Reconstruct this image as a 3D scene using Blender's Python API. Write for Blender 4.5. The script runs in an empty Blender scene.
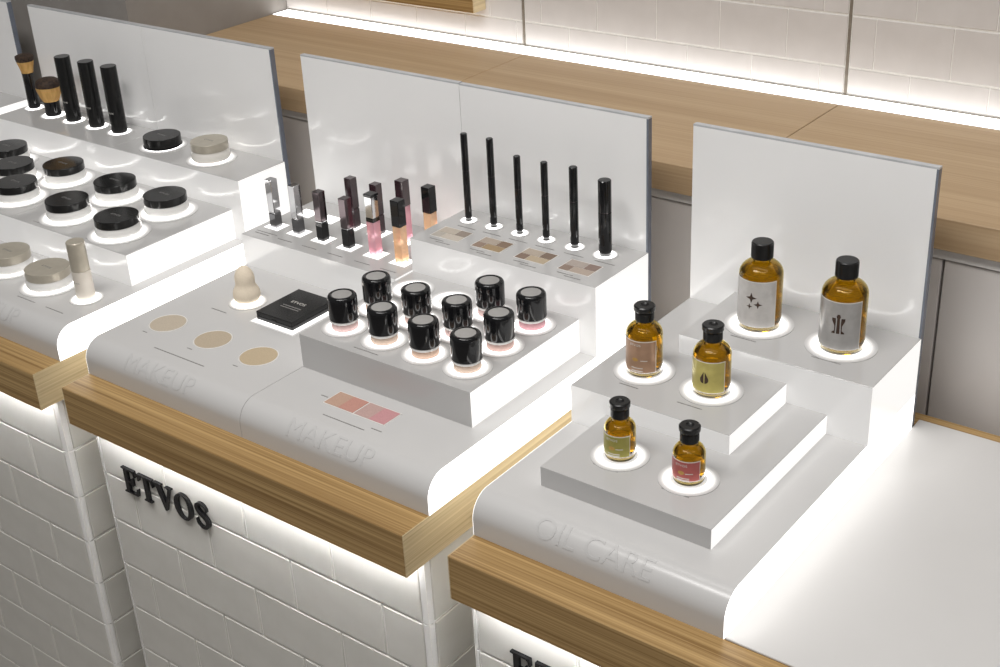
import bpy, bmesh, math, random
from mathutils import Vector, Matrix
random.seed(7)
PI = math.pi
scn = bpy.context.scene
COL = scn.collection

# ------------------------------------------------------------------ camera, world, lights, exposure
cam_d = bpy.data.cameras.new('camera'); cam = bpy.data.objects.new('camera', cam_d); COL.objects.link(cam)
cR = Vector((0.7942066, 0.60581692, -0.04713533)); cU = Vector((-0.24425229, 0.38930776, 0.88813304)); cF = Vector((-0.55639617, 0.69384821, -0.45716296))
M = Matrix((cR, cU, -cF)).transposed().to_4x4(); M.translation = Vector((1.42608448, -0.84448051, 0.84257175))
cam.matrix_world = M
cam_d.sensor_width = 36.0; cam_d.lens = 36.0 * 1.3322067; cam_d.clip_start = 0.01; cam_d.clip_end = 50
scn.camera = cam
scn.view_settings.view_transform = 'Standard'; scn.view_settings.look = 'None'
scn.view_settings.gamma = 1.0; scn.view_settings.use_curve_mapping = False
scn.view_settings.exposure = 0.0

W = bpy.data.worlds.new('world'); scn.world = W; W.use_nodes = True
W.node_tree.nodes['Background'].inputs[0].default_value = (1.0, 0.98, 0.96, 1); W.node_tree.nodes['Background'].inputs[1].default_value = 0.19

def area(name, loc, size, energy, color, rot=(0, 0, 0), size_y=None):
    l = bpy.data.lights.new(name, 'AREA'); l.energy = energy; l.color = color; l.size = size
    if size_y: l.shape = 'RECTANGLE'; l.size_y = size_y
    o = bpy.data.objects.new(name, l); COL.objects.link(o); o.location = loc; o.rotation_euler = rot
    return o
LAMP = (1.0, 0.98, 0.955)
area('ceiling_lamp', (0.4, 0.2, 2.3), 1.6, 6, LAMP, size_y=0.35)
area('ceiling_lamp', (1.6, 0.2, 2.3), 1.2, 4, LAMP, size_y=0.35)
area('ceiling_lamp', (0.50, -0.9, 2.3), 1.4, 34, LAMP, rot=(math.radians(28), 0, 0), size_y=0.4)
area('ceiling_lamp', (1.8, -0.9, 2.3), 1.2, 12, LAMP, rot=(math.radians(28), 0, 0), size_y=0.4)

E_SIDE, E_BASE, E_DISC, E_STRIP, E_WALL = .84, 2.0, 7.0, 30.0, 2.8

# ------------------------------------------------------------------ materials
def mat(name, col=(.8, .8, .8), rough=.4, metal=0, spec=.5, trans=0, ior=1.45, coat=0, emit=None, es=0, sss=0, alpha=1):
    m = bpy.data.materials.new(name); m.use_nodes = True
    b = m.node_tree.nodes['Principled BSDF']
    b.inputs['Base Color'].default_value = (*col, 1); b.inputs['Roughness'].default_value = rough
    b.inputs['Metallic'].default_value = metal; b.inputs['Specular IOR Level'].default_value = spec
    b.inputs['Transmission Weight'].default_value = trans; b.inputs['IOR'].default_value = ior
    b.inputs['Coat Weight'].default_value = coat; b.inputs['Coat Roughness'].default_value = .03
    if emit: b.inputs['Emission Color'].default_value = (*emit, 1); b.inputs['Emission Strength'].default_value = es
    return m

def vary(m, c1, c2, scale=(4, 4, 4), noise=3.0, bump=0, detail=4, lo=.35, hi=.65, coord='Object', rough_var=None):
    """noise-driven colour between c1 and c2, optional fine bump"""
    nt = m.node_tree; N = nt.nodes; L = nt.links; b = N['Principled BSDF']
    tc = N.new('ShaderNodeTexCoord'); mp = N.new('ShaderNodeMapping'); mp.inputs['Scale'].default_value = scale
    no = N.new('ShaderNodeTexNoise'); no.inputs['Scale'].default_value = noise; no.inputs['Detail'].default_value = detail
    rp = N.new('ShaderNodeValToRGB'); rp.color_ramp.elements[0].color = (*c1, 1); rp.color_ramp.elements[1].color = (*c2, 1)
    rp.color_ramp.elements[0].position = lo; rp.color_ramp.elements[1].position = hi
    L.new(tc.outputs[coord], mp.inputs['Vector']); L.new(mp.outputs['Vector'], no.inputs['Vector'])
    L.new(no.outputs['Fac'], rp.inputs['Fac']); L.new(rp.outputs['Color'], b.inputs['Base Color'])
    if bump:
        bp = N.new('ShaderNodeBump'); bp.inputs['Strength'].default_value = bump; bp.inputs['Distance'].default_value = .001
        L.new(no.outputs['Fac'], bp.inputs['Height']); L.new(bp.outputs['Normal'], b.inputs['Normal'])
    return m

def wood(name, c1, c2, c3, axis='x', rough=.42, fine=300):
    m = mat(name, c1, rough); nt = m.node_tree; N = nt.nodes; L = nt.links; b = N['Principled BSDF']
    tc = N.new('ShaderNodeTexCoord'); geo = N.new('ShaderNodeNewGeometry')
    mp = N.new('ShaderNodeMapping'); mp.inputs['Scale'].default_value = (1.6, fine, fine) if axis == 'x' else (fine, 1.6, fine)
    n1 = N.new('ShaderNodeTexNoise'); n1.inputs['Scale'].default_value = 1.0; n1.inputs['Detail'].default_value = 5; n1.inputs['Distortion'].default_value = .6
    mp2 = N.new('ShaderNodeMapping'); mp2.inputs['Scale'].default_value = (.8, 22, 22) if axis == 'x' else (22, .8, 22)
    n2 = N.new('ShaderNodeTexNoise'); n2.inputs['Scale'].default_value = 1.0; n2.inputs['Detail'].default_value = 3; n2.inputs['Distortion'].default_value = .8
    L.new(geo.outputs['Position'], mp.inputs['Vector']); L.new(mp.outputs['Vector'], n1.inputs['Vector'])
    L.new(geo.outputs['Position'], mp2.inputs['Vector']); L.new(mp2.outputs['Vector'], n2.inputs['Vector'])
    r1 = N.new('ShaderNodeValToRGB'); r1.color_ramp.elements[0].color = (*c1, 1); r1.color_ramp.elements[1].color = (*c2, 1)
    r1.color_ramp.elements[0].position = .32; r1.color_ramp.elements[1].position = .66
    r2 = N.new('ShaderNodeValToRGB'); r2.color_ramp.elements[0].color = (*c3, 1); r2.color_ramp.elements[1].color = (1, 1, 1, 1)
    r2.color_ramp.elements[0].position = .3; r2.color_ramp.elements[1].position = .62
    mx = N.new('ShaderNodeMix'); mx.data_type = 'RGBA'; mx.blend_type = 'MULTIPLY'; mx.inputs[0].default_value = 1
    L.new(n1.outputs['Fac'], r1.inputs['Fac']); L.new(n2.outputs['Fac'], r2.inputs['Fac'])
    L.new(r1.outputs['Color'], mx.inputs[6]); L.new(r2.outputs['Color'], mx.inputs[7]); L.new(mx.outputs[2], b.inputs['Base Color'])
    bp = N.new('ShaderNodeBump'); bp.inputs['Strength'].default_value = .12; bp.inputs['Distance'].default_value = .0006
    L.new(n1.outputs['Fac'], bp.inputs['Height']); L.new(bp.outputs['Normal'], b.inputs['Normal'])
    return m

def glow(name, strength, shape='round', hole=.54, base=(.58, .57, .565)):
    """back-lit acrylic window: full light inside, diffusing out at the rim; a fine etched line near the rim"""
    m = mat(name, base, .12); nt = m.node_tree; N = nt.nodes; L = nt.links; b = N['Principled BSDF']
    tc = N.new('ShaderNodeTexCoord'); sp = N.new('ShaderNodeSeparateXYZ'); L.new(tc.outputs['Generated'], sp.inputs[0])
    def mth(op, a, bb=None):
        n = N.new('ShaderNodeMath'); n.operation = op
        for i, v in enumerate((a, bb)):
            if v is None: continue
            if isinstance(v, (int, float)): n.inputs[i].default_value = v
            else: L.new(v, n.inputs[i])
        return n.outputs[0]
    dx = mth('MULTIPLY', mth('SUBTRACT', sp.outputs[0], .5), 2); dy = mth('MULTIPLY', mth('SUBTRACT', sp.outputs[1], .5), 2)
    if shape == 'round': r = mth('SQRT', mth('ADD', mth('MULTIPLY', dx, dx), mth('MULTIPLY', dy, dy)))
    else: r = mth('MAXIMUM', mth('ABSOLUTE', dx), mth('ABSOLUTE', dy))
    rp = N.new('ShaderNodeValToRGB'); e = rp.color_ramp.elements
    if shape == 'round':
        e[0].position = 0; e[0].color = (.14, .14, .14, 1); e[1].position = 1; e[1].color = (0, 0, 0, 1)
        for p, v in ((hole - .08, .08), (hole, 1), (.76, 1), (.772, .05), (.79, .05), (.80, .15), (.86, .07), (.93, .018)):
            q = e.new(p); q.color = (v, v, v, 1)
    else:
        e[0].position = .8; e[0].color = (1, 1, 1, 1); e[1].position = 1; e[1].color = (.1, .1, .1, 1)
    L.new(r, rp.inputs['Fac'])
    b.inputs['Emission Color'].default_value = (1, .985, .96, 1)
    L.new(mth('MULTIPLY', rp.outputs['Color'], strength), b.inputs['Emission Strength'])
    return m

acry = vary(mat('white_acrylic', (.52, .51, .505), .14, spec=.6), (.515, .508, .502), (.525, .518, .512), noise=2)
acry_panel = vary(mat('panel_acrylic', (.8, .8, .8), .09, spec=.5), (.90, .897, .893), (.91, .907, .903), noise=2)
acry_edge = vary(mat('acrylic_edge', (.33, .36, .42), .15, spec=.8), (.16, .18, .22), (.20, .22, .27), noise=6)
acry_top_edge = vary(mat('acrylic_top_edge', (.5, .51, .53), .12, spec=.8), (.46, .47, .49), (.56, .57, .59), noise=6)
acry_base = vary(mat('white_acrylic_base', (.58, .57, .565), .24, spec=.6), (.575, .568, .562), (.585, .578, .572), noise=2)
letter_acry = vary(mat('engraved_acrylic', (.48, .475, .47), .2), (.55, .545, .54), (.56, .555, .55), noise=8)
side_light = mat('backlit_acrylic_side', (.3, .3, .3), .12, emit=(1, .985, .96), es=E_SIDE)
base_light = mat('backlit_base_side', (.8, .8, .8), .12, emit=(1, .985, .96), es=E_BASE)
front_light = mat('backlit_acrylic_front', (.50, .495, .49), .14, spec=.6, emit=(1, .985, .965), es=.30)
disc_light = glow('backlit_disc', E_DISC)
jar_light = glow('backlit_jar_disc', E_DISC * .6, hole=.62)
ring_light = glow('backlit_ring', E_DISC * .8, hole=.67)
plate_light = glow('backlit_plate', E_DISC * .35, 'square')
strip_light = mat('led_strip', (.9, .9, .9), .4, emit=(.98, .985, 1), es=E_STRIP)
wall_led = mat('led_channel', (.9, .9, .9), .4, emit=(1, .99, .97), es=E_WALL)
oak_x = wood('oak_lengthwise', (.275, .16, .055), (.56, .375, .165), (.80, .76, .70), 'x')
oak_y_lit = wood('oak_crosswise_lit', (.52, .41, .24), (.74, .61, .39), (.86, .83, .76), 'y')  # crosswise oak, paler than lengthwise: glow on the ends put into its colour
oak_counter = wood('oak_counter', (.41, .285, .165), (.485, .35, .21), (.85, .82, .78), 'x', .5)
tile_m = vary(mat('glazed_tile', (.62, .60, .55), .22), (.64, .625, .58), (.68, .665, .62), noise=5)
wtile_m = vary(mat('wall_tile', (.60, .56, .52), .3), (.56, .53, .51), (.60, .57, .55), noise=5)
grout_m = vary(mat('grout', (.72, .70, .66), .8), (.80, .785, .75), (.86, .845, .81), noise=60)
trim_m = vary(mat('tile_corner_trim', (.8, .79, .77), .2), (.78, .77, .75), (.82, .81, .79), noise=5)
joint_m = vary(mat('dark_channel', (.18, .15, .12), .5), (.15, .125, .1), (.22, .19, .15), noise=20)
grey_wall = vary(mat('grey_plaster', (.24, .225, .21), .7), (.28, .262, .245), (.30, .282, .265), noise=6, bump=.05)
cab_m = vary(mat('cabinet_laminate', (.50, .47, .45), .45), (.60, .565, .54), (.62, .585, .56), noise=3)
rail_m = vary(mat('cabinet_rail', (.55, .53, .51), .45), (.53, .51, .49), (.57, .55, .53), noise=3)
floor_m = vary(mat('floor_tile', (.3, .28, .26), .4), (.27, .25, .23), (.33, .31, .29), noise=4)
slab_m = vary(mat('white_slab', (.66, .65, .64), .28), (.60, .59, .58), (.615, .605, .595), noise=2)
black_gloss = vary(mat('black_gloss_plastic', (.008, .008, .009), .06, spec=.5), (.0078, .0078, .0088), (.0084, .0084, .0094), noise=4)
black_satin = vary(mat('black_satin_plastic', (.012, .012, .012), .26, spec=.35), (.0115, .0115, .0115), (.0125, .0125, .0125), noise=30)
black_lid = vary(mat('black_lid', (.012, .012, .012), .18, spec=.35), (.0115, .0115, .0115), (.0125, .0125, .0125), noise=30)
silver_disc = vary(mat('silver_inlay', (.42, .41, .40), .35, metal=.3), (.38, .37, .36), (.47, .46, .45), noise=10)
chrome = vary(mat('chrome', (.5, .5, .51), .07, metal=1), (.49, .49, .50), (.51, .51, .52), noise=4)
gunmetal = vary(mat('dark_chrome', (.10, .085, .09), .08, metal=1), (.085, .07, .075), (.12, .10, .105), noise=4)
chrome_reflection = vary(mat('chrome_reflection', (.40, .40, .41), .10, metal=1), (.17, .17, .175), (.20, .20, .205), noise=4)  # darker copy of the chrome: dark reflection low on the stick put into its colour
plum = vary(mat('plum_gloss', (.035, .016, .02), .08, spec=.7, coat=.5), (.03, .012, .016), (.045, .02, .026), noise=5)
clear = mat('clear_plastic', (.95, .95, .95), .04, trans=1, ior=1.4)
pink_gel = mat('pink_gloss_gel', (.95, .56, .64), .15, trans=.6, ior=1.4)
orange_gel = mat('peach_gloss_gel', (.95, .66, .42), .15, trans=.6, ior=1.4)
beige_sponge = vary(mat('beige_sponge', (.70, .60, .47), .9), (.77, .67, .53), (.81, .71, .57), noise=120, bump=.2)
beige_lid = vary(mat('champagne_lid', (.46, .42, .345), .32, metal=.25), (.44, .40, .33), (.48, .44, .365), noise=20)
beige_bot = vary(mat('pale_beige_plastic', (.66, .61, .54), .3), (.64, .59, .52), (.68, .63, .56), noise=10)
white_gl = vary(mat('milky_white_glass', (.82, .81, .79), .12), (.81, .80, .78), (.84, .83, .81), noise=4)
frost_gl = vary(mat('frosted_cream_glass', (.78, .75, .70), .15), (.76, .73, .68), (.80, .77, .72), noise=4)
bristle = vary(mat('brush_bristle', (.5, .28, .09), .7), (.50, .27, .07), (.70, .42, .14), scale=(90, 90, 5), noise=1.6, bump=.5)
bristle_dark = vary(mat('brush_bristle_dark', (.03, .02, .015), .7), (.02, .012, .01), (.06, .035, .02), scale=(160, 160, 160), noise=1.6, bump=.5)
rim_m = vary(mat('pan_rim', (.74, .72, .69), .3), (.72, .70, .67), (.76, .74, .71), noise=8)
print_m = vary(mat('caption_print', (.20, .19, .185), .6), (.12, .115, .11), (.34, .33, .32), scale=(400, 30, 30), noise=1.5)
pale_print = vary(mat('pale_print', (.62, .60, .56), .5), (.6, .58, .54), (.64, .62, .58), noise=10)
amber = mat('amber_glass', (.62, .46, .09), .02, trans=1, ior=1.3)
amber_oil = mat('amber_oil', (.90, .74, .20), .0, trans=1, ior=1.4)
def powder(name, c): return vary(mat(name, c, .75), tuple(v * .95 for v in c), tuple(min(1, v * 1.05) for v in c), noise=150, bump=.1)

# ------------------------------------------------------------------ mesh helpers
def finish(bm, name, ang=35):
    bmesh.ops.recalc_face_normals(bm, faces=bm.faces)
    for f in bm.faces: f.smooth = True
    t = math.radians(ang)
    for e in bm.edges:
        if len(e.link_faces) == 2 and e.calc_face_angle(0) > t: e.smooth = False
    me = bpy.data.meshes.new(name); bm.to_mesh(me); bm.free()
    return me
def box_bm(sx, sy, sz, bev=0, seg=1):
    """box centred in x,y with its base at z=0"""
    bm = bmesh.new(); bmesh.ops.create_cube(bm, size=1)
    for v in bm.verts: v.co = Vector((v.co.x * sx, v.co.y * sy, (v.co.z + .5) * sz))
    if bev: bmesh.ops.bevel(bm, geom=list(bm.edges), offset=bev, segments=seg, profile=.5, affect='EDGES')
    return bm
def box_me(name, sx, sy, sz, bev=0, seg=1): return finish(box_bm(sx, sy, sz, bev, seg), name, 18)
def lathe_bm(prof, seg=40, closed=False):
    """prof: (r, z) list; r=0 ends become poles"""
    bm = bmesh.new(); rings = []
    for r, z in prof:
        if r < 1e-7: rings.append([bm.verts.new((0, 0, z))])
        else: rings.append([bm.verts.new((r * math.cos(2 * PI * i / seg), r * math.sin(2 * PI * i / seg), z)) for i in range(seg)])
    pairs = list(zip(rings, rings[1:])) + ([(rings[-1], rings[0])] if closed else [])
    for A, B in pairs:
        for i in range(seg):
            j = (i + 1) % seg
            q = [A[i % len(A)], A[j % len(A)], B[j % len(B)], B[i % len(B)]]
            u = []
            for v in q:
                if v not in u: u.append(v)
            if len(u) > 2: bm.faces.new(u)
    return bm
def lathe(name, prof, seg=40, ang=35, closed=False): return finish(lathe_bm(prof, seg, closed), name, ang)
def cyl(r, h, b=.0006): return [(0, 0), (r - b, 0), (r, b), (r, h - b), (r - b, h), (0, h)]
def prism_bm(pts, z0, z1, bev=0):
    """plan outline (x,y) extruded from z0 to z1"""
    bm = bmesh.new(); a = [bm.verts.new((x, y, z0)) for x, y in pts]; b = [bm.verts.new((x, y, z1)) for x, y in pts]
    bm.faces.new(a[::-1]); bm.faces.new(b); n = len(pts)
    for i in range(n): bm.faces.new((a[i], a[(i + 1) % n], b[(i + 1) % n], b[i]))
    if bev: bmesh.ops.bevel(bm, geom=[e for e in bm.edges if all(v.co.z > z1 - 1e-6 for v in e.verts)], offset=bev, segments=1, profile=.5, affect='EDGES')
    return bm
def xprism_bm(prof, x0, x1):
    """(y,z) profile extruded along x"""
    bm = bmesh.new(); a = [bm.verts.new((x0, y, z)) for y, z in prof]; b = [bm.verts.new((x1, y, z)) for y, z in prof]
    bm.faces.new(a); bm.faces.new(b[::-1]); n = len(prof)
    for i in range(n): bm.faces.new((a[i], a[(i + 1) % n], b[(i + 1) % n], b[i]))
    return bm
def patch_me(name, r0, r1, phi0, phi1, z0, z1, n=14):
    """curved label patch between radii r0 and r1 (a closed thin shell); phi measured about z, 0 facing -y"""
    bm = bmesh.new(); g = []
    for i in range(n + 1):
        p = math.radians(phi0 + (phi1 - phi0) * i / n); c = (math.sin(p), -math.cos(p))
        g.append([bm.verts.new((r * c[0], r * c[1], z)) for r, z in ((r0, z0), (r1, z0), (r1, z1), (r0, z1))])
    for A, B in zip(g, g[1:]):
        for k in range(4): bm.faces.new((A[k], A[(k + 1) % 4], B[(k + 1) % 4], B[k]))
    bm.faces.new(g[0]); bm.faces.new(g[-1][::-1])
    return finish(bm, name, 40)
def bend(bm, fn, ycuts=(), xcuts=()):
    for ys in ycuts: bmesh.ops.bisect_plane(bm, geom=list(bm.verts) + list(bm.edges) + list(bm.faces), plane_co=(0, ys, 0), plane_no=(0, 1, 0))
    for xs in xcuts: bmesh.ops.bisect_plane(bm, geom=list(bm.verts) + list(bm.edges) + list(bm.faces), plane_co=(xs, 0, 0), plane_no=(1, 0, 0))
    for v in bm.verts: v.co = Vector(fn(*v.co))
    return bm
def text_bm(body, width, height, depth):
    """lettering mesh scaled into width x height, lower-left at 0,0, standing depth proud in z"""
    cu = bpy.data.curves.new('lettering', 'FONT'); cu.body = body; cu.extrude = .05; cu.resolution_u = 4
    ob = bpy.data.objects.new('lettering_source', cu); COL.objects.link(ob)
    dg = bpy.context.evaluated_depsgraph_get(); me = bpy.data.meshes.new_from_object(ob.evaluated_get(dg))
    bpy.data.objects.remove(ob); bpy.data.curves.remove(cu)
    bm = bmesh.new(); bm.from_mesh(me); bpy.data.meshes.remove(me)
    bmesh.ops.triangulate(bm, faces=[f for f in bm.faces if len(f.verts) > 4])
    xs = [v.co.x for v in bm.verts]; ys = [v.co.y for v in bm.verts]; zs = [v.co.z for v in bm.verts]
    for v in bm.verts:
        v.co = Vector(((v.co.x - min(xs)) / (max(xs) - min(xs)) * width, (v.co.y - min(ys)) / (max(ys) - min(ys)) * height, (v.co.z - min(zs)) / (max(zs) - min(zs)) * depth))
    return bm

# ------------------------------------------------------------------ object helpers
ORG = {}
def thing(name, loc, label, cat, group=None, rz=0):
    o = bpy.data.objects.new(name, None); o.empty_display_size = .02; COL.objects.link(o); o.location = loc; o.rotation_euler = (0, 0, rz)
    o['label'] = label; o['category'] = cat
    if group: o['group'] = group
    ORG[o.name] = Vector(loc); return o
def part(name, me, m, parent, loc=(0, 0, 0), world=False, label=None, kind=None):
    """child mesh; world=True gives loc in world coordinates (only for unrotated parents)"""
    o = bpy.data.objects.new(name, me); COL.objects.link(o)
    if m and not me.materials: me.materials.append(m)
    p = Vector(loc)
    if parent:
        o.parent = parent
        ORG[o.name] = p if world else ORG[parent.name] + p
        if world: p = p - ORG[parent.name]
    else: ORG[o.name] = p
    o.location = p
    if label: o['label'] = label
    if kind: o['kind'] = kind
    return o
def solo(name, me, m, loc, label, cat, group=None):
    o = part(name, me, m, None, loc); o['label'] = label; o['category'] = cat
    if group: o['group'] = group
    return o
def structure(name, me, m, loc, label, cat):
    o = solo(name, me, m, loc, label, cat); o['kind'] = 'structure'; return o
def bx(name, x0, x1, y0, y1, z0, z1, m, parent=None, bev=0, **k):
    """axis-aligned box given by world extents"""
    return part(name, box_me(name, x1 - x0, y1 - y0, z1 - z0, bev), m, parent, ((x0 + x1) / 2, (y0 + y1) / 2, z0), world=True, **k)

# ------------------------------------------------------------------ dimensions (metres)
A, H1, PF, PT, HP = .045, .047, .4983, .008, .3253     # base front, deck height, panel front, panel thickness, panel top
PB, PBACK = -.0565, .538                               # plank underside, plank back edge
FR = .028                                              # fillet of the base front
CF, FLOOR = .0316, -.85                                # pedestal front, floor level
LL0, LL1, L0, LC, L1, M0, MC, M1, R0, R1 = -1.345, -.733, -.694, -.366, -.063, 0.0, .301, .600, .662, .9639
XEND = 1.60

# ------------------------------------------------------------------ the setting
structure('floor', box_me('floor', 6, 5, .05), floor_m, (.2, -.6, FLOOR - .05), 'dark stone floor of the shop, below the counters', 'floor')
BW, BZ, BZB, BF = .9400, .2397, .2005, .5696
WLX = -.49
wb = structure('wall_back', box_me('wall_back', XEND - WLX, .05, 1.35), grout_m, ((XEND + WLX) / 2, BW + .0012 + .025, FLOOR + .75), 'pale tiled wall behind the oak counter', 'wall')
wl = structure('wall_left', box_me('wall_left', 1.6, .4, 2.1), grey_wall, (WLX - .8, BF + .2, FLOOR), 'plain grey wall block left of the oak counter', 'wall')
JXA, JXB = .0815, .6610
JX = (JXA, JXB, JXB + (JXB - JXA))
tcache = {}
def tile_me(w, h, t=.0022, c=.0010, tag='tile'):
    k = (round(w, 4), round(h, 4), t, tag)
    if k not in tcache:
        bm = bmesh.new(); v = []
        for (iw, d) in ((0, t), (0, c), (c, 0)):
            v.append([bm.verts.new((sx * (w / 2 - iw), d, sz * (h / 2 - iw))) for sx, sz in ((-1, -1), (1, -1), (1, 1), (-1, 1))])
        for P, Q in zip(v, v[1:]):
            for i in range(4): bm.faces.new((P[i], P[(i + 1) % 4], Q[(i + 1) % 4], Q[i]))
        bm.faces.new(v[0]); bm.faces.new(v[-1][::-1])
        bmesh.ops.recalc_face_normals(bm, faces=bm.faces)
        me = bpy.data.meshes.new(tag); bm.to_mesh(me); bm.free(); tcache[k] = me
    return tcache[k]
# wall tiles, between the dark channels
bounds = [WLX] + [j for j in JX] + [XEND]
TW, TH, ZJ = .1115, .0750, .2820
for bi, (xa, xb) in enumerate(zip(bounds, bounds[1:])):
    xa += .003 if bi else 0; xb -= .003
    ref = {0: -.4915, 1: .1740, 2: .7560, 3: 1.33}[bi]
    for r in range(8):
        z0 = ZJ + (r - 1) * TH; z1 = z0 + TH
        if r == 0: z0 = BZ + .002
        j0 = ref + (TW / 2 if r % 2 else 0)
        js = sorted([j0 + k * TW for k in range(-12, 13) if xa + .012 < j0 + k * TW < xb - .012])
        e = [xa] + js + [xb]
        for p, q in zip(e, e[1:]):
            part('tile', tile_me(q - p - .0014, z1 - z0 - .0032, .0012, .0006, 'tile'), wtile_m, wb, ((p + q) / 2, BW, (z0 + z1) / 2), world=True)
for x in JX: bx('wall_channel', x - .0022, x + .0022, BW - .0002, BW + .0012, BZ, 1.2, joint_m, wb)

# worktop of the back counter
wt = thing('worktop', ((WLX + XEND) / 2, BF, BZB), 'long oak worktop running along the tiled wall', 'worktop')
for p, q in zip([WLX, .1135, .6710, 1.2285], [.1135, .6710, 1.2285, XEND]):
    bx('board', p + .0006, q - .0006, BF, BW - .0425, BZB, BZ, oak_counter, wt, .0008)
led = thing('wall_light', (.55, BW - .014, BZB), 'glowing white light strip along the foot of the tiled wall', 'light strip')
bx('housing', WLX + .004, XEND, BW - .0420, BW - .0002, BZB, BZ + .0003, rail_m, led)
bx('diffuser', WLX + .004, XEND, BW - .0418, BW - .0016, BZ + .0003, BZ + .0010, wall_led, led)
bx('profile', WLX + .004, XEND, BW - .0015, BW - .0003, BZ + .0003, BZ + .0022, joint_m, led)
# cabinet below
cb = thing('base_cabinet', (.55, .58, FLOOR), 'grey base cabinet under the oak worktop', 'cabinet')
bx('carcass', WLX, XEND, .600, .93, FLOOR, BZB - .001, grey_wall, cb)
bx('top_rail', WLX, XEND, .578, .600, .186, BZB - .001, rail_m, cb)
dj = [WLX, -.010, .4705, .951, 1.43, XEND]
for p, q in zip(dj, dj[1:]): bx('door', p + .0015, q - .0015, .582, .600, FLOOR + .02, .183, cab_m, cb, .001)
# shelf on the wall
sh = thing('wall_rail', (-.22, BW - .001, .294), 'thick oak rail fixed to the tiled wall above the worktop', 'rail')
bx('board', -.46, .0010, .906, BW - .0003, .294, .340, oak_x, sh, .0006)
bx('end_veneer', .0010, .0020, .9065, BW - .0003, .2945, .3395, oak_y_lit, sh)

# ------------------------------------------------------------------ planks and pedestals
def plank(x0, x1, label):
    t = thing('oak_plank', ((x0 + x1) / 2, 0, PB), label, 'countertop', 'oak plank countertops')
    bx('board', x0 + .001, x1 - .001, 0, PBACK, PB, 0, oak_x, t, .0007)
    bx('end_veneer', x1 - .001, x1, .0003, PBACK, PB + .0003, -.0003, oak_y_lit, t)
    bx('end_veneer', x0, x0 + .001, .0003, PBACK, PB + .0003, -.0003, oak_y_lit, t)
plank(LL0, LL1, 'oak plank countertop at the far left, mostly outside the picture')
plank(L0, L1, 'oak plank countertop under the black-lidded jars on the left')
plank(M0, M1, 'oak plank countertop in the middle, under the makeup display')
plank(R0, XEND, 'oak plank countertop on the right, under the oil display')

T0, TT, TWD = -.1465, .0778, .1525
rows = [(T0, PB - .0005)] + [(T0 - (k + 1) * TT, T0 - k * TT) for k in range(9)]
trim_cache = {}
def trim_me(h, s):
    k = (round(h, 4), s)
    if k not in trim_cache:
        pts = []
        for i in range(7):
            a = PI / 2 * i / 6; pts.append((s * .009 * math.sin(a), .009 - .009 * math.cos(a)))
        pts += [(0, .009)]
        if s < 0: pts = pts[::-1]
        bm = prism_bm([(x, y) for x, y in pts], -h / 2, h / 2)
        trim_cache[k] = finish(bm, 'corner_trim', 30)
    return trim_cache[k]
def pedestal(x0, x1, yb, label, tiles=True, sides=(1,)):
    t = thing('tiled_pedestal', ((x0 + x1) / 2, CF, FLOOR), label, 'pedestal', 'tiled pedestals')
    bx('core', x0 + .0022, x1 - .0022, CF + .0022, yb, FLOOR, PB, grout_m, t)
    # strip of light tucked under the plank, in front of the tiles
    if not tiles: return t
    for r, (z0, z1) in enumerate(rows):
        off = .0 if r % 2 == 0 else TWD / 2
        e = [x0 + .0095] + [x0 + .143 - off + k * TWD for k in range(0, 12) if x0 + .03 < x0 + .143 - off + k * TWD < x1 - .03] + [x1 - .0095]
        if r > 7 and x0 > .3: continue
        for p, q in zip(e, e[1:]):
            part('tile', tile_me(q - p - .0036, z1 - z0 - .0036), tile_m, t, ((p + q) / 2, CF, (z0 + z1) / 2), world=True)
        for s in sides + ((-1,) if x0 > -.1 else ()):
            xe = x1 - .009 if s > 0 else x0 + .009
            part('corner_trim', trim_me(z1 - z0 - .002, s), trim_m, t, (xe, CF, (z0 + z1) / 2), world=True)
        for s in sides:
            e = [CF + .0095] + [CF + (.1525 if r % 2 == 0 else .0765) + k * TWD for k in range(3) if CF + (.1525 if r % 2 == 0 else .0765) + k * TWD < yb - .03] + [yb]
            for p, q in zip(e, e[1:]):
                o = part('tile', tile_me(q - p - .0036, z1 - z0 - .0036), tile_m, t, (x1, (p + q) / 2, (z0 + z1) / 2), world=True)
                o.rotation_euler = (0, 0, PI / 2)
    return t
def under_light(x0, x1, label):
    t = thing('under_plank_light', ((x0 + x1) / 2, .018, PB - .004), label, 'light strip', 'light strips under the planks')
    bx('diffuser', x0 + .01, x1 - .008, .008, .018, PB - .0028, PB - .0002, strip_light, t)
    bx('profile', x0 + .01, x1 - .008, .0068, .008, PB - .0032, PB, joint_m, t)
pedestal(LL0 + .01, LL1 - .0116, .5, 'pedestal at the far left, outside the picture', False)
pedestal(L0, L1 - .0116, .5, 'white subway-tiled pedestal at the left without a sign')
pedestal(M0 - .0, M1 - .002, .5, 'white subway-tiled pedestal in the middle, carrying the whole sign')
pedestal(R0 - .002, XEND - .01, .5, 'white subway-tiled pedestal at the right, mostly hidden by its oak plank', sides=())
under_light(L0, L1 - .0116, 'light strip under the left oak plank')
under_light(M0, M1, 'light strip under the middle oak plank')
under_light(R0, XEND, 'light strip under the right oak plank')

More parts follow.
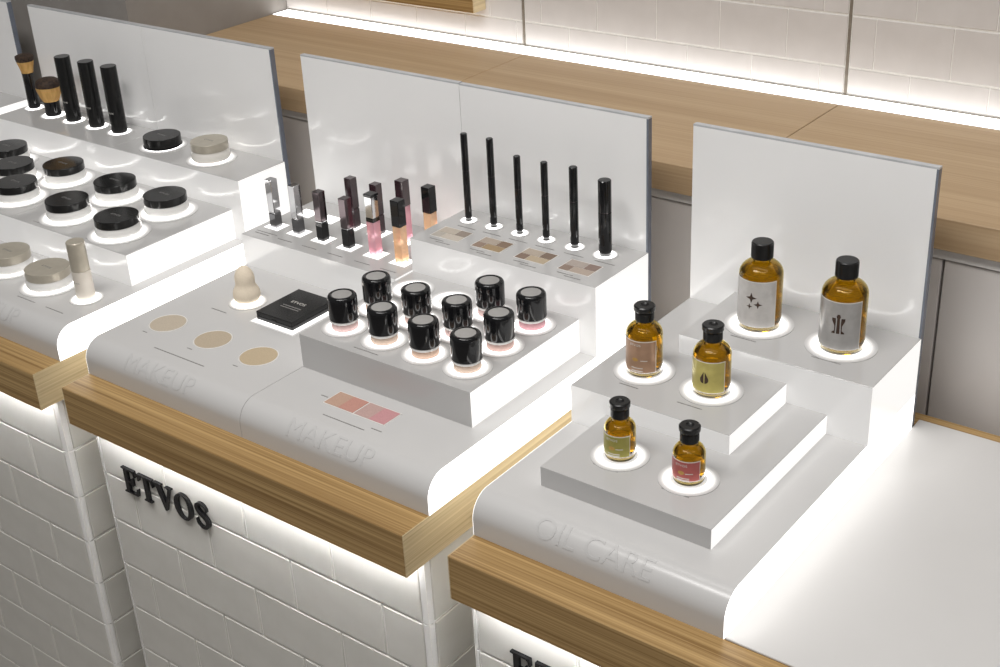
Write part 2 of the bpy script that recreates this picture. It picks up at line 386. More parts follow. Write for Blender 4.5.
# ------------------------------------------------------------------ serif sign
def poly_letter(pts, s, d):
    bm = bmesh.new(); vs = [bm.verts.new((x * s, 0, z * s)) for x, z in pts]; n = len(vs)
    ed = [bm.edges.new((vs[i], vs[(i + 1) % n])) for i in range(n)]
    bmesh.ops.triangle_fill(bm, use_beauty=True, use_dissolve=False, edges=ed)
    r = bmesh.ops.extrude_face_region(bm, geom=list(bm.faces))
    for v in r['geom']:
        if isinstance(v, bmesh.types.BMVert): v.co.y += d
    return bm
def strip_letter(ctr, wd, s, d, closed=False):
    bm = bmesh.new(); n = len(ctr); ring = []
    for i in range(n):
        a = Vector(ctr[(i - 1) % n if closed else max(i - 1, 0)]); b = Vector(ctr[(i + 1) % n if closed else min(i + 1, n - 1)])
        t = (b - a).normalized(); nn = Vector((-t.y, t.x)); c = Vector(ctr[i]); p = c + nn * wd[i] / 2; q = c - nn * wd[i] / 2
        ring.append([bm.verts.new((u.x * s, y, u.y * s)) for u, y in ((p, 0), (q, 0), (q, d), (p, d))])
    for P, Q in list(zip(ring, ring[1:])) + ([(ring[-1], ring[0])] if closed else []):
        for k in range(4): bm.faces.new((P[k], P[(k + 1) % 4], Q[(k + 1) % 4], Q[k]))
    if not closed: bm.faces.new(ring[0]); bm.faces.new(ring[-1][::-1])
    return bm
def smooth_path(pts, k=5):
    out = []; n = len(pts)
    for i in range(n - 1):
        p0, p1, p2, p3 = pts[max(i - 1, 0)], pts[i], pts[i + 1], pts[min(i + 2, n - 1)]
        for j in range(k):
            t = j / k
            out.append(tuple(.5 * (2 * b + (c - a) * t + (2 * a - 5 * b + 4 * c - d) * t * t + (3 * b - a - 3 * c + d) * t ** 3) for a, b, c, d in zip(p0, p1, p2, p3)))
    out.append(pts[-1]); return out
EP = [(0, 0), (.68, 0), (.73, .29), (.68, .29), (.62, .12), (.55, .07), (.28, .07), (.28, .47), (.42, .47), (.47, .36), (.52, .36), (.52, .66), (.47, .66), (.42, .54), (.28, .54), (.28, .93), (.52, .93), (.58, .88), (.62, .74), (.67, .74), (.66, 1), (0, 1), (0, .95), (.1, .93), (.1, .07), (0, .05)]
TP = [(.21, 0), (.59, 0), (.59, .05), (.49, .07), (.49, .93), (.62, .93), (.70, .87), (.75, .70), (.80, .70), (.78, 1), (.02, 1), (0, .70), (.05, .70), (.10, .87), (.18, .93), (.31, .93), (.31, .07), (.21, .05)]
VP = [(.43, 0), (.50, 0), (.80, .91), (.90, .95), (.90, 1), (.60, 1), (.60, .95), (.73, .92), (.53, .30), (.30, .93), (.39, .95), (.39, 1), (0, 1), (0, .95), (.09, .92)]
SC = smooth_path([(.60, .72), (.58, .84), (.47, .95), (.32, .97), (.17, .89), (.14, .74), (.24, .61), (.42, .51), (.56, .39), (.59, .24), (.50, .09), (.33, .03), (.17, .08), (.08, .19), (.06, .32)])
SW = [w[0] for w in smooth_path([(.04,), (.05,), (.06,), (.08,), (.13,), (.17,), (.18,), (.18,), (.18,), (.17,), (.12,), (.08,), (.06,), (.05,), (.04,)])]
OC = [(.43 + .345 * math.cos(2 * PI * i / 40), .5 + .485 * math.sin(2 * PI * i / 40)) for i in range(40)]
OW = [.05 + .13 * abs(math.cos(2 * PI * i / 40)) ** 1.3 for i in range(40)]
def sign(x, z, label):
    t = thing('letter_sign', (x, CF, z), label, 'sign', 'raised black shop signs'); s, d = .0400, .0045
    for off, bm in ((0, poly_letter(EP, s, d)), (.80, poly_letter(TP, s, d)), (1.64, poly_letter(VP, s, d)), (2.60, strip_letter(OC, OW, s, d, True)), (3.58, strip_letter(SC, SW, s, d))):
        part('letter', finish(bm, 'letter', 40), black_gloss, t, (off * s * 1.02, -d - .0003, 0))
sign(.0560, -.1590, 'raised black serif letters spelling ETVOS on the middle pedestal')
sign(.7175, -.1600, 'raised black serif letters on the right pedestal, only the E in view')

# ------------------------------------------------------------------ display stands
def base_prof(o=0):
    p = [(PF, 0), (A, 0), (A, H1 - FR)]
    for i in range(1, 13):
        a = PI / 2 * i / 12; p.append((A + FR - FR * math.cos(a), H1 - FR + FR * math.sin(a)))
    return p + [(PF, H1)]
def on_front(s0, off):
    """maps flat lettering (x, y, z) onto the fillet; s0 = arc length of its lower edge measured from the fillet's foot"""
    def f(x, y, z):
        a = (s0 + y) / FR
        return (x, -FR * math.cos(a) * (1 + z / FR), FR * math.sin(a) * (1 + z / FR))
    return f
PL = .0004
def stand(x0, x1, label, risers, dark=(), left=True, right=True, hp=HP, text=None, edge=True, px0=None):
    t = thing('display_stand', ((x0 + x1) / 2, A, 0), label, 'display stand', 'white acrylic display stands')
    xa, xb = x0 + (PL if left else .0003), x1 - (PL if right else .0003)
    cx = (x0 + x1) / 2
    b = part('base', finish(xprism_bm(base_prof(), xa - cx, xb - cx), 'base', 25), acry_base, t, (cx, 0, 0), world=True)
    for s, x, on in ((-1, x0, left), (1, x1, right)):
        if on: part('side_light', finish(xprism_bm(base_prof(), 0, PL), 'side_light', 25), base_light, b, (x if s < 0 else x - PL, 0, 0), world=True)
    for pts, z0, z1, *lit in risers:
        ccx = sum(p[0] for p in pts) / len(pts); ccy = sum(p[1] for p in pts) / len(pts)
        n = len(pts); ins = []
        for i, (px, py) in enumerate(pts):       # inset the lit vertical sides by the plate thickness
            nx = 0
            for j in (i, (i - 1) % n):
                p, q = pts[j], pts[(j + 1) % n]
                if abs(p[0] - q[0]) < 1e-6: nx = -PL if q[1] > p[1] else PL
            ins.append((px + nx - ccx, py - ccy))
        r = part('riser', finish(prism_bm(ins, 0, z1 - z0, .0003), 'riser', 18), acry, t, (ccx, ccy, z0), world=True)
        for i in range(n):
            p, q = pts[i], pts[(i + 1) % n]
            if lit and abs(p[1] - q[1]) < 1e-6 and q[0] > p[0]:
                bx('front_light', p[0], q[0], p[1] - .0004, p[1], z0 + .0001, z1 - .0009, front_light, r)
            if abs(p[0] - q[0]) < 1e-6 and p[0] not in dark:
                ya, yb = min(p[1], q[1]), max(p[1], q[1]); s = 1 if q[1] > p[1] else -1
                bx('side_light', p[0] - (PL if s > 0 else 0), p[0] + (0 if s > 0 else PL), ya + .0002, yb, z0, z1 - .0009, side_light, r)
    px0 = x0 if px0 is None else px0
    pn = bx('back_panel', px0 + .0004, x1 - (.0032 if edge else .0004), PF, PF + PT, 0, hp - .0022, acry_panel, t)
    bx('top_edge', px0 + .0004, x1 - .0004, PF, PF + PT, hp - .0022, hp, acry_top_edge, pn)
    if edge: bx('end_edge', x1 - .0032, x1 - .0004, PF, PF + PT, 0, hp - .0022, acry_edge, pn)
    if text:
        body, tx0, tx1 = text; hgt = .024; s0 = FR * PI / 4 - hgt / 2
        bm = bend(text_bm(body, tx1 - tx0, hgt, .0004), on_front(s0, 0), [hgt * k / 8 for k in range(1, 8)])
        part('lettering', finish(bm, 'lettering', 30), letter_acry, t, (tx0, A + FR, H1 - FR), world=True)
    return t
def rect(x0, x1, y0, y1): return [(x0, y0), (x1, y0), (x1, y1), (x0, y1)]
ZL, ZJR, ZM = .0965, .094, .1436
S_LL = stand(LC - .673, LL1, 'white display stand at the far left edge, only its riser end and panel in view', [(rect(LC - .673, LL1, .4004, PF), H1, .1467)])
S_L1 = stand(L0, LC, 'left white display stand, holding the brushes and three black tubes', [(rect(L0, LC, .197, .4004), H1, .0962, 1), (rect(L0, LC, .4004, PF), H1, .1467, 1)], dark=(LC,), right=False, edge=False, px0=-.674)
S_L2 = stand(LC, L1, 'white display stand holding the black-lidded jars and beige bottle', [(rect(LC, -.0863, .197, .4004), H1, .0962, 1), (rect(LC, L1, .4004, PF), H1, .1467, 1)], dark=(LC,), left=False, text=('MAKEUP', -.290, -.160))
S_M1 = stand(M0, MC, 'white display stand with lipsticks, sponge and three round powder samples', [(rect(M0, MC, .3402, PF), H1, ZL, 1)], right=False, edge=False, hp=.3245, text=('MAKEUP', .079, .210))
S_M2 = stand(MC, M1, 'white display stand with black powder jars and upright pencils', [(rect(MC, .5748, .1573, .3763), H1, ZJR), (rect(MC, M1, .3763, PF), H1, ZM, 1)], left=False, hp=.3238, text=('MAKEUP', .379, .513))
S_R = stand(R0, R1, 'right white display stand with stepped blocks holding six amber oil bottles', [
    ([(.7093, .1049), (.9153, .1049), (.9153, .3637), (.8647, .3637), (.8647, .232), (.7093, .232)], H1, .0712),
    ([(R0, .232), (.8647, .232), (.8647, .3637), (.7255, .3637), (.7255, PF), (R0, PF)], H1, .0957, 1),
    (rect(.7255, R1, .3637, PF), H1, .1201, 1)], hp=.3262, text=('OIL CARE', .741, .880))
solo('counter_slab', box_me('counter_slab', XEND - .004 - R1 - .0006, .52 - A, .0025, .0006), slab_m, ((R1 + .0006 + XEND - .004) / 2, (A + .52) / 2, 0), 'empty white slab lying on the right oak plank', 'slab')

DT = .0008
disc_cache = {}
def disc(parent, x, y, z, r, m=None):
    k = ('d', round(r, 4), m and m.name)
    if k not in disc_cache: disc_cache[k] = lathe('light_disc', [(0, 0), (r, 0), (r, DT), (0, DT)], 56)
    part('light_disc', disc_cache[k], m or disc_light, parent, (x, y, z), world=True)
    return z + DT
def plate(parent, x, y, z, sx, sy):
    k = ('p', round(sx, 4), round(sy, 4))
    if k not in disc_cache: disc_cache[k] = box_me('light_plate', sx, sy, DT)
    part('light_plate', disc_cache[k], plate_light, parent, (x, y, z), world=True)
    return z + DT
def caption(parent, x0, x1, y, z, h=.0014): bx('caption', x0, x1, y - h / 2, y + h / 2, z, z + .00025, print_m, parent)

# ------------------------------------------------------------------ amber oil bottles
star = lambda n, R, r: [((R if i % 2 == 0 else r) * math.sin(PI * i / n), (R if i % 2 == 0 else r) * math.cos(PI * i / n)) for i in range(2 * n)]
def flat_bm(pts, cx, cy, d, s=1):
    bm = bmesh.new(); vs = [bm.verts.new((cx + x * s, cy + y * s, 0)) for x, y in pts]; n = len(vs)
    ed = [bm.edges.new((vs[i], vs[(i + 1) % n])) for i in range(n)]
    bmesh.ops.triangle_fill(bm, use_beauty=True, edges=ed)
    r = bmesh.ops.extrude_face_region(bm, geom=list(bm.faces))
    for v in r['geom']:
        if isinstance(v, bmesh.types.BMVert): v.co.z += d
    return bm
def wrap(r, phi0):
    def f(x, y, z):
        p = math.radians(phi0) + x / r; return ((r + z) * math.sin(p), -(r + z) * math.cos(p), y)
    return f
def oil_bottle(x, y, z, R, H, cap_r, cap_h, kind, label, lab_col, lab_metal, emblem, phi=(-70, 70)):
    t = thing('oil_bottle', (x, y, z), label, 'bottle', 'amber oil bottles on the right stand')
    sh = H - cap_h - .004                        # where the neck starts
    str_top = sh - R * .62                       # end of the straight wall
    b = .004; w = .0016; nr = cap_r * .80
    outer = [(0, .0008), (R * .55, .0008), (R - b, 0), (R - b * .3, b * .3), (R, b)]
    outer += [(R, str_top)]
    for i in range(1, 11):
        a = PI / 2 * i / 10; outer.append((nr + (R - nr) * math.cos(a), str_top + (sh - str_top) * math.sin(a)))
    outer += [(nr, H - .003), (nr - w, H - .003)]
    inner = []
    for i in range(10, 0, -1):
        a = PI / 2 * i / 10; inner.append((nr - w + (R - nr) * math.cos(a), str_top + (sh - str_top - w) * math.sin(a)))
    inner += [(R - w, str_top), (R - w, b + w), (R - b - w * .4, w + .0006), (0, w + .0012)]
    g = part('glass', lathe('glass', outer + inner, 48, 40), amber, t)
    lv = str_top + (sh - str_top) * .25; e = .00015
    rl = nr - w + (R - nr) * math.cos(math.asin(.25))
    liquid = [(0, w + .0012 + e), (R - b - w * .4, w + .0006 + e), (R - w - e, b + w), (R - w - e, str_top), (rl - .0003, lv), (0, lv)]
    part('oil', lathe('oil', liquid, 48, 40), amber_oil, t)
    # cap
    if kind == 'disc':
        cp = [(0, H - cap_h), (cap_r - .0004, H - cap_h), (cap_r, H - cap_h + .0005), (cap_r, H - .001), (cap_r - .001, H), (0, H)]
    else:
        cp = [(0, H - cap_h), (cap_r * .84, H - cap_h), (cap_r * .86, H - cap_h + .001), (cap_r * .86, H - cap_h * .42), (cap_r * .97, H - cap_h * .34), (cap_r, H - cap_h * .28), (cap_r, H - .0012), (cap_r - .0012, H), (cap_r * .42, H), (cap_r * .36, H - .0008), (cap_r * .2, H - .0022), (0, H - .0026)]
    c = part('cap', lathe('cap', cp, 48, 30), black_satin, t, label='black ribbed cap')
    # fine ribs of the cap
    bm = bmesh.new(); rr = cap_r * (1.0 if kind == 'disc' else .86)
    z0, z1 = H - cap_h + .0012, (H - .0025 if kind == 'disc' else H - cap_h * .45)
    for i in range(48):
        a = 2 * PI * i / 48; m4 = Matrix.Translation((rr * math.cos(a), rr * math.sin(a), (z0 + z1) / 2)) @ Matrix.Rotation(a, 4, 'Z')
        r = bmesh.ops.create_cube(bm, size=1, matrix=m4 @ Matrix.Diagonal((.0006, .0007, z1 - z0, 1)))
    part('ribs', finish(bm, 'ribs'), black_satin, c, kind='stuff')
    # label: pale paper with the coloured print a hair above it
    z0, z1 = b + .003, str_top - .001
    lb = part('label', patch_me('label', R + .00005, R + .0003, phi[0], phi[1], z0, z1, 20), label_paper, t)
    lm = vary(mat('label_print', lab_col, .32, metal=lab_metal), tuple(v * .94 for v in lab_col), tuple(min(1, v * 1.06) for v in lab_col), noise=30)
    part('print', patch_me('print', R + .0003, R + .00045, phi[0] + 2.5, phi[1] - 2.5, z0 + .0009, z1 - .0009, 20), lm, lb)
    hh = z1 - z0
    def stick(bm, m, pc, zc, nm):
        bend(bm, wrap(R + .00048, pc), xcuts=[k * .002 for k in range(-8, 9)])
        for v in bm.verts: v.co.z += zc
        part(nm, finish(bm, nm), m, lb)
    if emblem == 'stars':
        for cx, cy, rr in ((-.0025, .0050, .0068), (.0055, -.003, .0052), (-.0045, -.0060, .0038)):
            stick(flat_bm(star(4, 1, .36), cx, cy, .0001, rr), emblem_m, 9, z0 + hh * .56, 'star')
    elif emblem == 'drop':
        for sx in (-1, 1):
            pts = [(sx * x_, y_) for x_, y_ in ((.09, -1), (.35, -.95), (.6, -.75), (.7, -.4), (.62, -.05), (.36, .45), (.09, 1))]
            if sx < 0: pts = pts[::-1]
            stick(flat_bm(pts, 0, 0, 0.0001, .0072), emblem_m, 6, z0 + hh * .5, 'drop')
    elif emblem == 'vase':
        stick(flat_bm([(-.16, -1), (.16, -1), (.13, .55), (.2, .75), (.12, 1), (-.12, 1), (-.2, .75), (-.13, .55)], 0, 0, .0001, .0118), emblem_m, 12, z0 + hh * .55, 'mark')
        for sx in (-1, 1):
            pts = [(sx * .28, -1), (sx * .62, -1), (sx * .58, -.85), (sx * .36, -.7), (sx * .36, -.2), (sx * .62, .35), (sx * .62, .6), (sx * .26, .6), (sx * .24, .2)]
            if sx < 0: pts = pts[::-1]
            stick(flat_bm(pts, 0, 0, .0001, .0118), emblem_m, 12, z0 + hh * .55, 'mark')
    elif emblem == 'text':
        bm = text_bm('ETVOS', .0130, .0026, .0001)
        for v in bm.verts: v.co.x -= .0065
        stick(bm, pale_print, 2, z1 - .0062, 'lettering')
        for q, (zz, w2) in enumerate(((.40, .008), (.16, .014), (.07, .014))):
            bm = box_bm(w2, .0009, .0001)
            stick(bm, pale_print, (0, 8, 8)[q] if q else 30, z0 + hh * zz, 'caption')
        bm = flat_bm([(math.cos(2 * PI * k / 20), .62 * math.sin(2 * PI * k / 20)) for k in range(20)], 0, 0, .0001, .0036)
        stick(bm, emblem_gold, 2, z0 + hh * .42, 'fruit_mark')
    return t
label_paper = vary(mat('label_paper', (.70, .69, .66), .35), (.69, .68, .65), (.72, .71, .68), noise=20)
emblem_m = vary(mat('emblem_print', (.045, .022, .012), .35), (.035, .016, .009), (.06, .03, .016), noise=60)
emblem_gold = vary(mat('emblem_gold', (.45, .26, .06), .4), (.42, .23, .05), (.48, .29, .07), noise=60)
Z1, Z2, Z3 = .0712, .0957, .1201
bl = [((.7690, .1685), Z1, .0170, .0680, .0112, .019, 'flip', 'small amber bottle with olive-green label on the lowest step', (.30, .27, .06), .1, 'text', .0285),
      ((.8525, .1690), Z1, .0170, .0660, .0112, .019, 'flip', 'small amber bottle with red label on the lowest step', (.42, .10, .09), .1, 'text', .0285),
      ((.7154, .3035), Z2, .0210, .0850, .0122, .0190, 'flip', 'medium amber bottle with copper-brown label on the middle step', (.36, .22, .14), .35, 'text', .032),
      ((.8021, .3045), Z2, .0212, .0835, .0122, .0190, 'flip', 'medium amber bottle with yellow-green label and dark drop mark', (.50, .43, .13), .2, 'drop', .032),
      ((.7920, .4346), Z3, .0255, .1065, .0125, .0200, 'disc', 'large amber bottle with pale label and three dark stars', (.56, .54, .52), .15, 'stars', .0365),
      ((.8954, .4343), Z3, .0258, .1075, .0125, .0200, 'disc', 'large amber bottle with silver label and dark figure mark', (.42, .41, .40), .55, 'vase', .0365)]
for (x, y), z, R, H, cr, ch, kind, lab, lc, lm_, em, dr in bl:
    zz = disc(S_R, x, y, z, dr * 1.12, ring_light)
    oil_bottle(x, y, zz, R, H - DT, cr, ch, kind, lab, lc, lm_, em)
for x0, x1, y, z in ((.7538, .7843, .140, Z1), (.8373, .8696, .140, Z1), (.7066, .7318, .264, Z2), (.7831, .8138, .2625, Z2), (.7777, .8102, .392, Z3), (.8783, .9131, .394, Z3)): caption(S_R, x0, x1, y, z)

# ------------------------------------------------------------------ loose-powder jars
jr_r = .0187
jar_cap = lathe('cap', [(0, .0128), (.0180, .0128), (jr_r, .0136), (jr_r, .0408), (.0183, .0430), (.0172, .0447), (.0155, .0456), (.0140, .0457), (.0130, .0452), (.0127, .0444), (0, .0444)], 48, 40)
jar_top = lathe('inlay', [(0, .0444), (.0126, .0444), (.0126, .0449), (0, .0449)], 40)
jar_base = lathe('base', [(0, 0), (.0150, 0), (.0165, .0008), (.0170, .002), (.0170, .0096), (0, .0096)], 48, 40)
jar_ring = lathe('collar', [(0, .0096), (.0176, .0096), (.0183, .0102), (.0183, .0120), (.0179, .0128), (0, .0128)], 48, 40)
cols = {'pink': (.74, .38, .42), 'peach': (.72, .50, .38), 'rose': (.70, .47, .42), 'beige': (.72, .55, .44), 'blush': (.74, .52, .50)}
pm = {k: powder('powder_' + k, tuple(c * .62 for c in v)) for k, v in cols.items()}
GX = (.3385, .4050, .4708, .5355); GY = (.2022, .2655, .3310)
jar_names = [['blush', 'beige', 'peach', 'beige'], ['peach', 'rose', 'blush', 'rose'], [None, None, 'blush', 'pink']]
jar_words = [['leftmost jar of the front row', 'second jar from the left in the front row', 'third jar from the left in the front row', 'rightmost jar of the front row'],
             ['leftmost jar of the middle row', 'second jar from the left in the middle row', 'third jar from the left in the middle row', 'rightmost jar of the middle row'],
             ['', '', 'left one of two jars in the back row', 'right one of two jars in the back row']]
base_me = {}
for k, m in pm.items(): base_me[k] = jar_base.copy(); base_me[k].materials.clear(); base_me[k].materials.append(m)
for r in range(3):
    for c in range(4):
        z = disc(S_M2, GX[c], GY[r], ZJR, .0300, jar_light)
        k = jar_names[r][c]
        if not k: continue
        t = thing('powder_jar', (GX[c], GY[r], z), 'black-capped powder jar, ' + jar_words[r][c], 'jar', 'loose powder jars', rz=random.uniform(-.3, .3))
        part('base', base_me[k], None, t, label=k + ' powder seen through the clear base'); part('collar', jar_ring, white_gl, t)
        cp = part('cap', jar_cap, black_gloss, t); part('inlay', jar_top, silver_disc, cp)
caption(S_M2, .385, .425, .168, ZJR)

# ------------------------------------------------------------------ lipsticks and glosses
LX = (.0262, .0735, .1228, .1735, .2250, .2735); LY, LY2 = .3865, .4465
SQ = .0132
def stick(x, y, z, segs, label, cat, name):
    t = thing(name, (x, y, z), label, cat, 'lip colours on the left riser')
    zz = 0
    for nm, h, w, m in segs:
        part(nm, box_me(nm, w, w, h, .0006), m, t, (0, 0, zz)); zz += h
    return t
silver = [('base', .022, SQ, chrome_reflection), ('collar', .002, SQ * .92, chrome), ('cap', .0505, SQ, chrome)]
dark = [('base', .028, SQ, black_gloss), ('collar', .002, SQ * .92, chrome), ('cap', .0445, SQ, gunmetal)]
plums = [('base', .028, SQ, plum), ('collar', .002, SQ * .92, gunmetal), ('cap', .0465, SQ, plum)]
def gl(m, capm, ch=.038): return [('tube', .092 - ch, SQ * 1.05, m), ('cap', ch, SQ * 1.12, capm)]
clearcap = [('tube', .0505, SQ * 1.05, pink_gel), ('collar', .006, SQ * 1.05, black_gloss), ('cap', .031, SQ * 1.0, chrome), ('cap_top', .004, SQ * 1.15, black_gloss)]
for x in LX: plate(S_M1, x, LY, ZL, .030, .026); plate(S_M1, x + .004, LY2, ZL, .030, .026)
zt = ZL + DT
stick(LX[0], LY, zt, silver, 'silver square lipstick at the left end of the front row', 'lipstick', 'lipstick')
stick(LX[1], LY, zt, silver, 'silver square lipstick second from the left in the front row', 'lipstick', 'lipstick')
stick(LX[2], LY, zt, dark, 'square lipstick with dark chrome cap, third from left in the front row', 'lipstick', 'lipstick')
stick(LX[3], LY, zt, dark, 'square lipstick with dark chrome cap, directly left of the pink gloss', 'lipstick', 'lipstick')
stick(LX[4], LY, zt, clearcap, 'pink lip gloss with mirrored cap at the front of the riser', 'lip gloss', 'lip_gloss')
stick(LX[5], LY, zt, gl(orange_gel, black_gloss), 'peach lip gloss with black cap in the front row', 'lip gloss', 'lip_gloss')
stick(LX[2] + .006, LY2, zt, plums, 'dark plum square lipstick at the left of the back row', 'lipstick', 'lipstick')
stick(LX[3] + .004, LY2, zt, plums, 'dark plum square lipstick standing behind the pink gloss', 'lipstick', 'lipstick')
stick(LX[4] + .004, LY2, zt, gl(pink_gel, plum), 'pink lip gloss with plum cap, behind the peach gloss', 'lip gloss', 'lip_gloss')
stick(LX[5] + .004, LY2, zt, gl(orange_gel, black_gloss), 'peach lip gloss with black cap, in the back corner by the pencils', 'lip gloss', 'lip_gloss')
for i, x in enumerate(LX): caption(S_M1, x - .013, x + .016, .3555, ZL); 
caption(S_M1, .010, .052, .362, ZL)

# ------------------------------------------------------------------ pencils and mascara
PX = (.3325, .3762, .4202, .4638, .5094, .5569)
pd = [(.0048, .125, 'long black eyeliner pencil at the left end of the row'), (.0048, .1255, 'long black eyeliner pencil second from the left'),
      (.0047, .109, 'short black eyeliner pencil third from the left'), (.0047, .1087, 'short black eyeliner pencil fourth from the left'),
      (.0056, .1105, 'thicker black eyeliner next to the mascara'), (.0086, .102, 'thick black mascara tube at the right end of the row')]
for x, (r, h, lab) in zip(PX, pd):
    z = disc(S_M2, x, .4640, ZM, r + .0085)
    t = thing('mascara' if r > .008 else 'eyeliner_pencil', (x, .4640, z), lab, 'mascara' if r > .008 else 'eyeliner', 'eye makeup on the right riser')
    hb = h * .57
    part('barrel', lathe('barrel', [(0, 0), (r * .82, 0), (r * .9, .0008), (r, .007), (r, hb), (0, hb)], 28, 30), black_gloss, t)
    part('groove', lathe('groove', [(0, 0), (r * .88, 0), (r * .88, .0016), (0, .0016)], 28), gunmetal, t, (0, 0, hb))
    part('cap', lathe('cap', [(0, 0), (r, 0), (r, h - hb - .0026), (r - .0009, h - hb - .0016), (0, h - hb - .0016)], 28, 30), black_gloss, t, (0, 0, hb + .0016))
    caption(S_M2, x - .002, x + .028, .4425, ZM)
# eyeshadow palettes let into the riser
quad = [[(.50, .44, .37), (.55, .49, .42), (.30, .25, .21), (.46, .42, .37)], [(.42, .35, .29), (.36, .26, .15), (.24, .17, .12), (.30, .22, .17)],
        [(.45, .38, .31), (.47, .38, .27), (.22, .16, .12), (.24, .17, .13)], [(.42, .36, .32), (.44, .36, .30), (.27, .20, .17), (.28, .21, .17)]]
for i, x0 in enumerate((.3185, .3879, .4590, .5275)):
    x1 = x0 + .0485; y0, y1 = .3965, .4312
    p = bx('eyeshadow_palette', x0, x1, y0, y1, ZM, ZM + .0004, rim_m, S_M2)
    xm, ym = x0 + .021, y0 + .0165
    for q, (a, b_, c, d) in enumerate(((x0 + .001, xm + .008, ym, y1 - .001), (xm + .008, x1 - .001, ym, y1 - .001), (xm - .004, x1 - .001, y0 + .001, ym), (x0 + .001, xm - .004, y0 + .001, ym))):
        cm = powder('eyeshadow', quad[i][(0, 2, 1, 3)[q]])
        bx('pan', a + .0004, b_ - .0004, c + .0004, d - .0004, ZM + .0004, ZM + .0007, cm, p)
    caption(S_M2, x0 + .006, x0 + .030, .3895, ZM); caption(S_M2, x0 + .02, x0 + .045, .3845, ZM)

# ------------------------------------------------------------------ lower deck of the middle stands
for i, x in enumerate((.055, .1455, .2328)):
    p = part('sample_pan', lathe('sample_pan', [(0, 0), (.0262, 0), (.0262, .0006), (.0250, .0009), (.0246, .0005), (0, .0005)], 56, 25), rim_m, S_M1, (x, .1455, H1), world=True)
    part('pressed_powder', lathe('pressed_powder', [(0, 0), (.0244, 0), (.0244, .0003), (0, .0003)], 56), powder('pressed_powder', ((.50, .43, .34), (.47, .39, .29), (.50, .40, .27))[i]), p, (0, 0, .0005))
    caption(S_M1, x - .012, x - .003, .1455 - .034, H1)
caption(S_M1, .095, .192, .0885, H1, .0016); caption(S_M1, .070, .100, .2105, H1)
pl = bx('blush_palette', .386, .4855, .1045, .1367, H1, H1 + .0005, rim_m, S_M2)
for a, b_, c in ((.3875, .4105, (.50, .33, .25)), (.4105, .4345, (.52, .27, .22)), (.4365, .4600, (.50, .34, .31)), (.4600, .4840, (.55, .28, .29))):
    bx('pan', a, b_, .106, .1352, H1 + .0005, H1 + .0009, powder('blush_powder', c), pl)
caption(S_M2, .4065, .472, .0850, H1); caption(S_M2, .372, .383, .1175, H1); caption(S_M2, .476, .492, .093, H1)
z = disc(S_M1, .0995, .2513, H1, .0270)
solo('makeup_sponge', lathe('makeup_sponge', [(0, 0), (.009, 0), (.015, .0015), (.0182, .006), (.0192, .012), (.0184, .018), (.0156, .0235), (.0138, .0275), (.0136, .0315), (.0140, .0360), (.0132, .0415), (.0110, .0470), (.0070, .0518), (.0026, .0545), (0, .0550)], 40, 60), beige_sponge, (.0995, .2513, z), 'beige gourd-shaped makeup sponge on a lit disc', 'sponge')
z = plate(S_M1, .188, .259, H1, .082, .098)
t = thing('compact_case', (.1855, .2605, z), 'flat black square compact case with grey print on its lid', 'compact')
part('lower_shell', box_me('lower_shell', .068, .082, .0058, .0006), black_satin, t); part('upper_shell', box_me('upper_shell', .068, .082, .0064, .0006), black_satin, t, (0, 0, .0060))
bm = text_bm('ETVOS', .026, .0055, .0002)
part('lettering', finish(bm, 'lettering'), pale_print, t, (-.013, .004, .0124)).rotation_euler = (0, 0, 0)
bx_m = box_me('caption', .034, .0016, .0002)
part('caption', bx_m, print_m, t, (0, -.006, .0124)); part('caption', bx_m, print_m, t, (0, -.011, .0124))
part('clasp', box_me('clasp', .008, .0012, .003, .0003), black_gloss, t, (0, -.0412, .0045))

# ------------------------------------------------------------------ left stands
Z5, Z6 = .1467, .0962
def left_stand(x): return S_L2 if x > LC else S_L1
def low_jar(x, y, z, r, hb, hl, lidm, bodym, label, group, dr):
    z = disc(left_stand(x), x, y, z, dr)
    t = thing('cream_jar', (x, y, z), label, 'jar', group)
    part('body', lathe('body', [(0, 0), (r * .90, 0), (r * .97, .001), (r, .003), (r, hb * .62), (r * .96, hb * .78), (r * .93, hb), (0, hb)], 56, 30), bodym, t)
    ld = part('lid', lathe('lid', [(0, 0), (r * .955, 0), (r * .965, .0006), (r * .965, hl - .0007), (r * .953, hl), (0, hl)], 56, 13), lidm, t, (0, 0, hb + .0002))
    bm = text_bm('ETVOS', r * .6, r * .12, .00015)
    part('lettering', finish(bm, 'lettering'), print_m, ld, (-r * .3, -r * .06, hl))
g1 = 'black-lidded jars on the left riser'
for x, y, lab in ((-.163, .246, 'black-lidded white jar in the front row, nearest to the riser corner'), (-.287, .2495, 'black-lidded white jar in the middle of the front row'),
                  (-.4253, .2539, 'black-lidded white jar at the left edge, lowest of the three cut there'), (-.168, .342, 'black-lidded white jar at the right end of the back row'),
                  (-.288, .3415, 'black-lidded white jar, second from the right in the back row'), (-.4293, .3475, 'black-lidded white jar, third from the right in the back row'),
                  (-.5075, .3051, 'black-lidded white jar at the left edge, between two others'), (-.5939, .353, 'black-lidded white jar at the left edge, highest of three')):
    low_jar(x, y, Z6, .0342, .0160, .0120, black_lid, white_gl, lab, g1, .0470)
g2 = 'champagne-lidded jars on the left deck'
low_jar(-.1965, .1366, H1, .0335, .0150, .0125, beige_lid, white_gl, 'champagne-lidded white jar beside the beige bottle', g2, .0450)
low_jar(-.3013, .1420, H1, .0335, .0150, .0125, beige_lid, white_gl, 'champagne-lidded white jar at the left edge of the picture', g2, .0450)
low_jar(-.2942, .4500, Z5, .0315, .0030, .0150, black_lid, black_lid, 'flat black round compact jar beside the three black tubes', 'jars on the upper left riser', .0390)
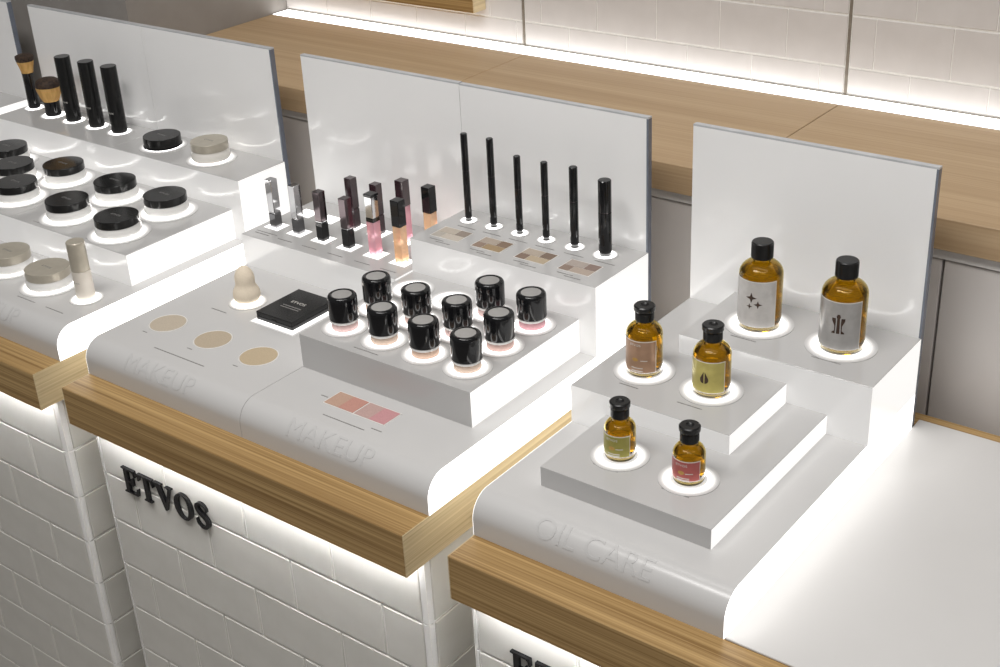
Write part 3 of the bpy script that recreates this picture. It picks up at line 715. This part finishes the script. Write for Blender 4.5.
low_jar(-.1750, .4480, Z5, .0305, .0170, .0130, beige_lid, frost_gl, 'champagne-lidded jar with cream glass on the upper riser', 'jars on the upper left riser', .0400)
# beige bottle
z = disc(S_L2, -.1099, .1352, H1, .0245)
t = thing('foundation_bottle', (-.1099, .1352, z), 'slim beige foundation bottle with matte champagne cap', 'bottle')
part('body', lathe('body', [(0, 0), (.0122, 0), (.0134, .0012), (.0134, .0445), (0, .0445)], 40, 13), beige_bot, t)
part('cap', lathe('cap', [(0, 0), (.0130, 0), (.0130, .0425), (.0122, .0435), (0, .0435)], 40, 13), beige_lid, t, (0, 0, .0447))
bm = bend(text_bm('ETVOS', .010, .0022, .0001), wrap(.01345, -10), xcuts=[.0025, .005, .0075]); part('lettering', finish(bm, 'lettering'), print_m, t, (0, 0, .027))
# brushes
z = disc(S_L1, -.6715, .4700, Z5, .0195)
t = thing('makeup_brush', (-.6715, .4700, z), 'tall makeup brush with tan bristles and slim black handle', 'brush', 'makeup brushes')
part('handle', lathe('handle', [(0, 0), (.009, 0), (.0105, .0015), (.0100, .03), (.0092, .045), (.0098, .060), (.0105, .0645), (0, .0645)], 36, 30), black_gloss, t)
br = part('bristles', lathe('bristles', [(0, 0), (.0100, 0), (.0118, .008), (.0152, .021), (0, .021)], 40, 40), bristle, t, (0, 0, .0646))
part('bristle_tips', lathe('bristle_tips', [(0, 0), (.0152, 0), (.0164, .0055), (.0160, .0090), (.0130, .0105), (0, .0112)], 40, 40), bristle_dark, br, (0, 0, .0211))
z = disc(S_L1, -.6020, .4610, Z5, .0250)
t = thing('makeup_brush', (-.6020, .4610, z), 'short kabuki brush with wide tan bristles on black handle', 'brush', 'makeup brushes')
part('handle', lathe('handle', [(0, 0), (.0128, 0), (.0140, .0012), (.0135, .012), (.0140, .0260), (0, .0260)], 36, 30), black_gloss, t)
br = part('bristles', lathe('bristles', [(0, 0), (.0138, 0), (.0175, .008), (.0215, .020), (.0222, .026), (0, .026)], 40, 40), bristle, t, (0, 0, .0261))
part('bristle_tips', lathe('bristle_tips', [(0, 0), (.0222, 0), (.0218, .0055), (.0200, .0095), (.0150, .0130), (.008, .0148), (0, .0154)], 40, 40), bristle_dark, br, (0, 0, .0261))
# black tubes
for x, lab in ((-.5429, 'tall black cylindrical tube, left one of three beside the brushes'), (-.4788, 'tall black cylindrical tube, middle one of three'), (-.4179, 'tall black cylindrical tube, right one of three')):
    z = disc(S_L1, x, .4600, Z5, .0225)
    t = thing('cosmetic_tube', (x, .4600, z), lab, 'tube', 'black tubes on the upper left riser')
    part('body', lathe('body', [(0, 0), (.0126, 0), (.0132, .0008), (.0132, .062), (0, .062)], 40, 13), black_lid, t)
    part('cap', lathe('cap', [(0, 0), (.0132, 0), (.0132, .0505), (.0126, .0512), (0, .0512)], 40, 13), black_lid, t, (0, 0, .0622))
    bm = bend(text_bm('ETVOS', .012, .0026, .0001), wrap(.01325, -20), xcuts=[.003, .006, .009]); part('lettering', finish(bm, 'lettering'), pale_print, t, (0, 0, .034))
for x in (-.16, -.29): caption(S_L2, x - .03, x + .012, .206, Z6)
caption(S_L2, -.205, -.163, .0860, H1); caption(S_L2, -.138, -.098, .0860, H1)
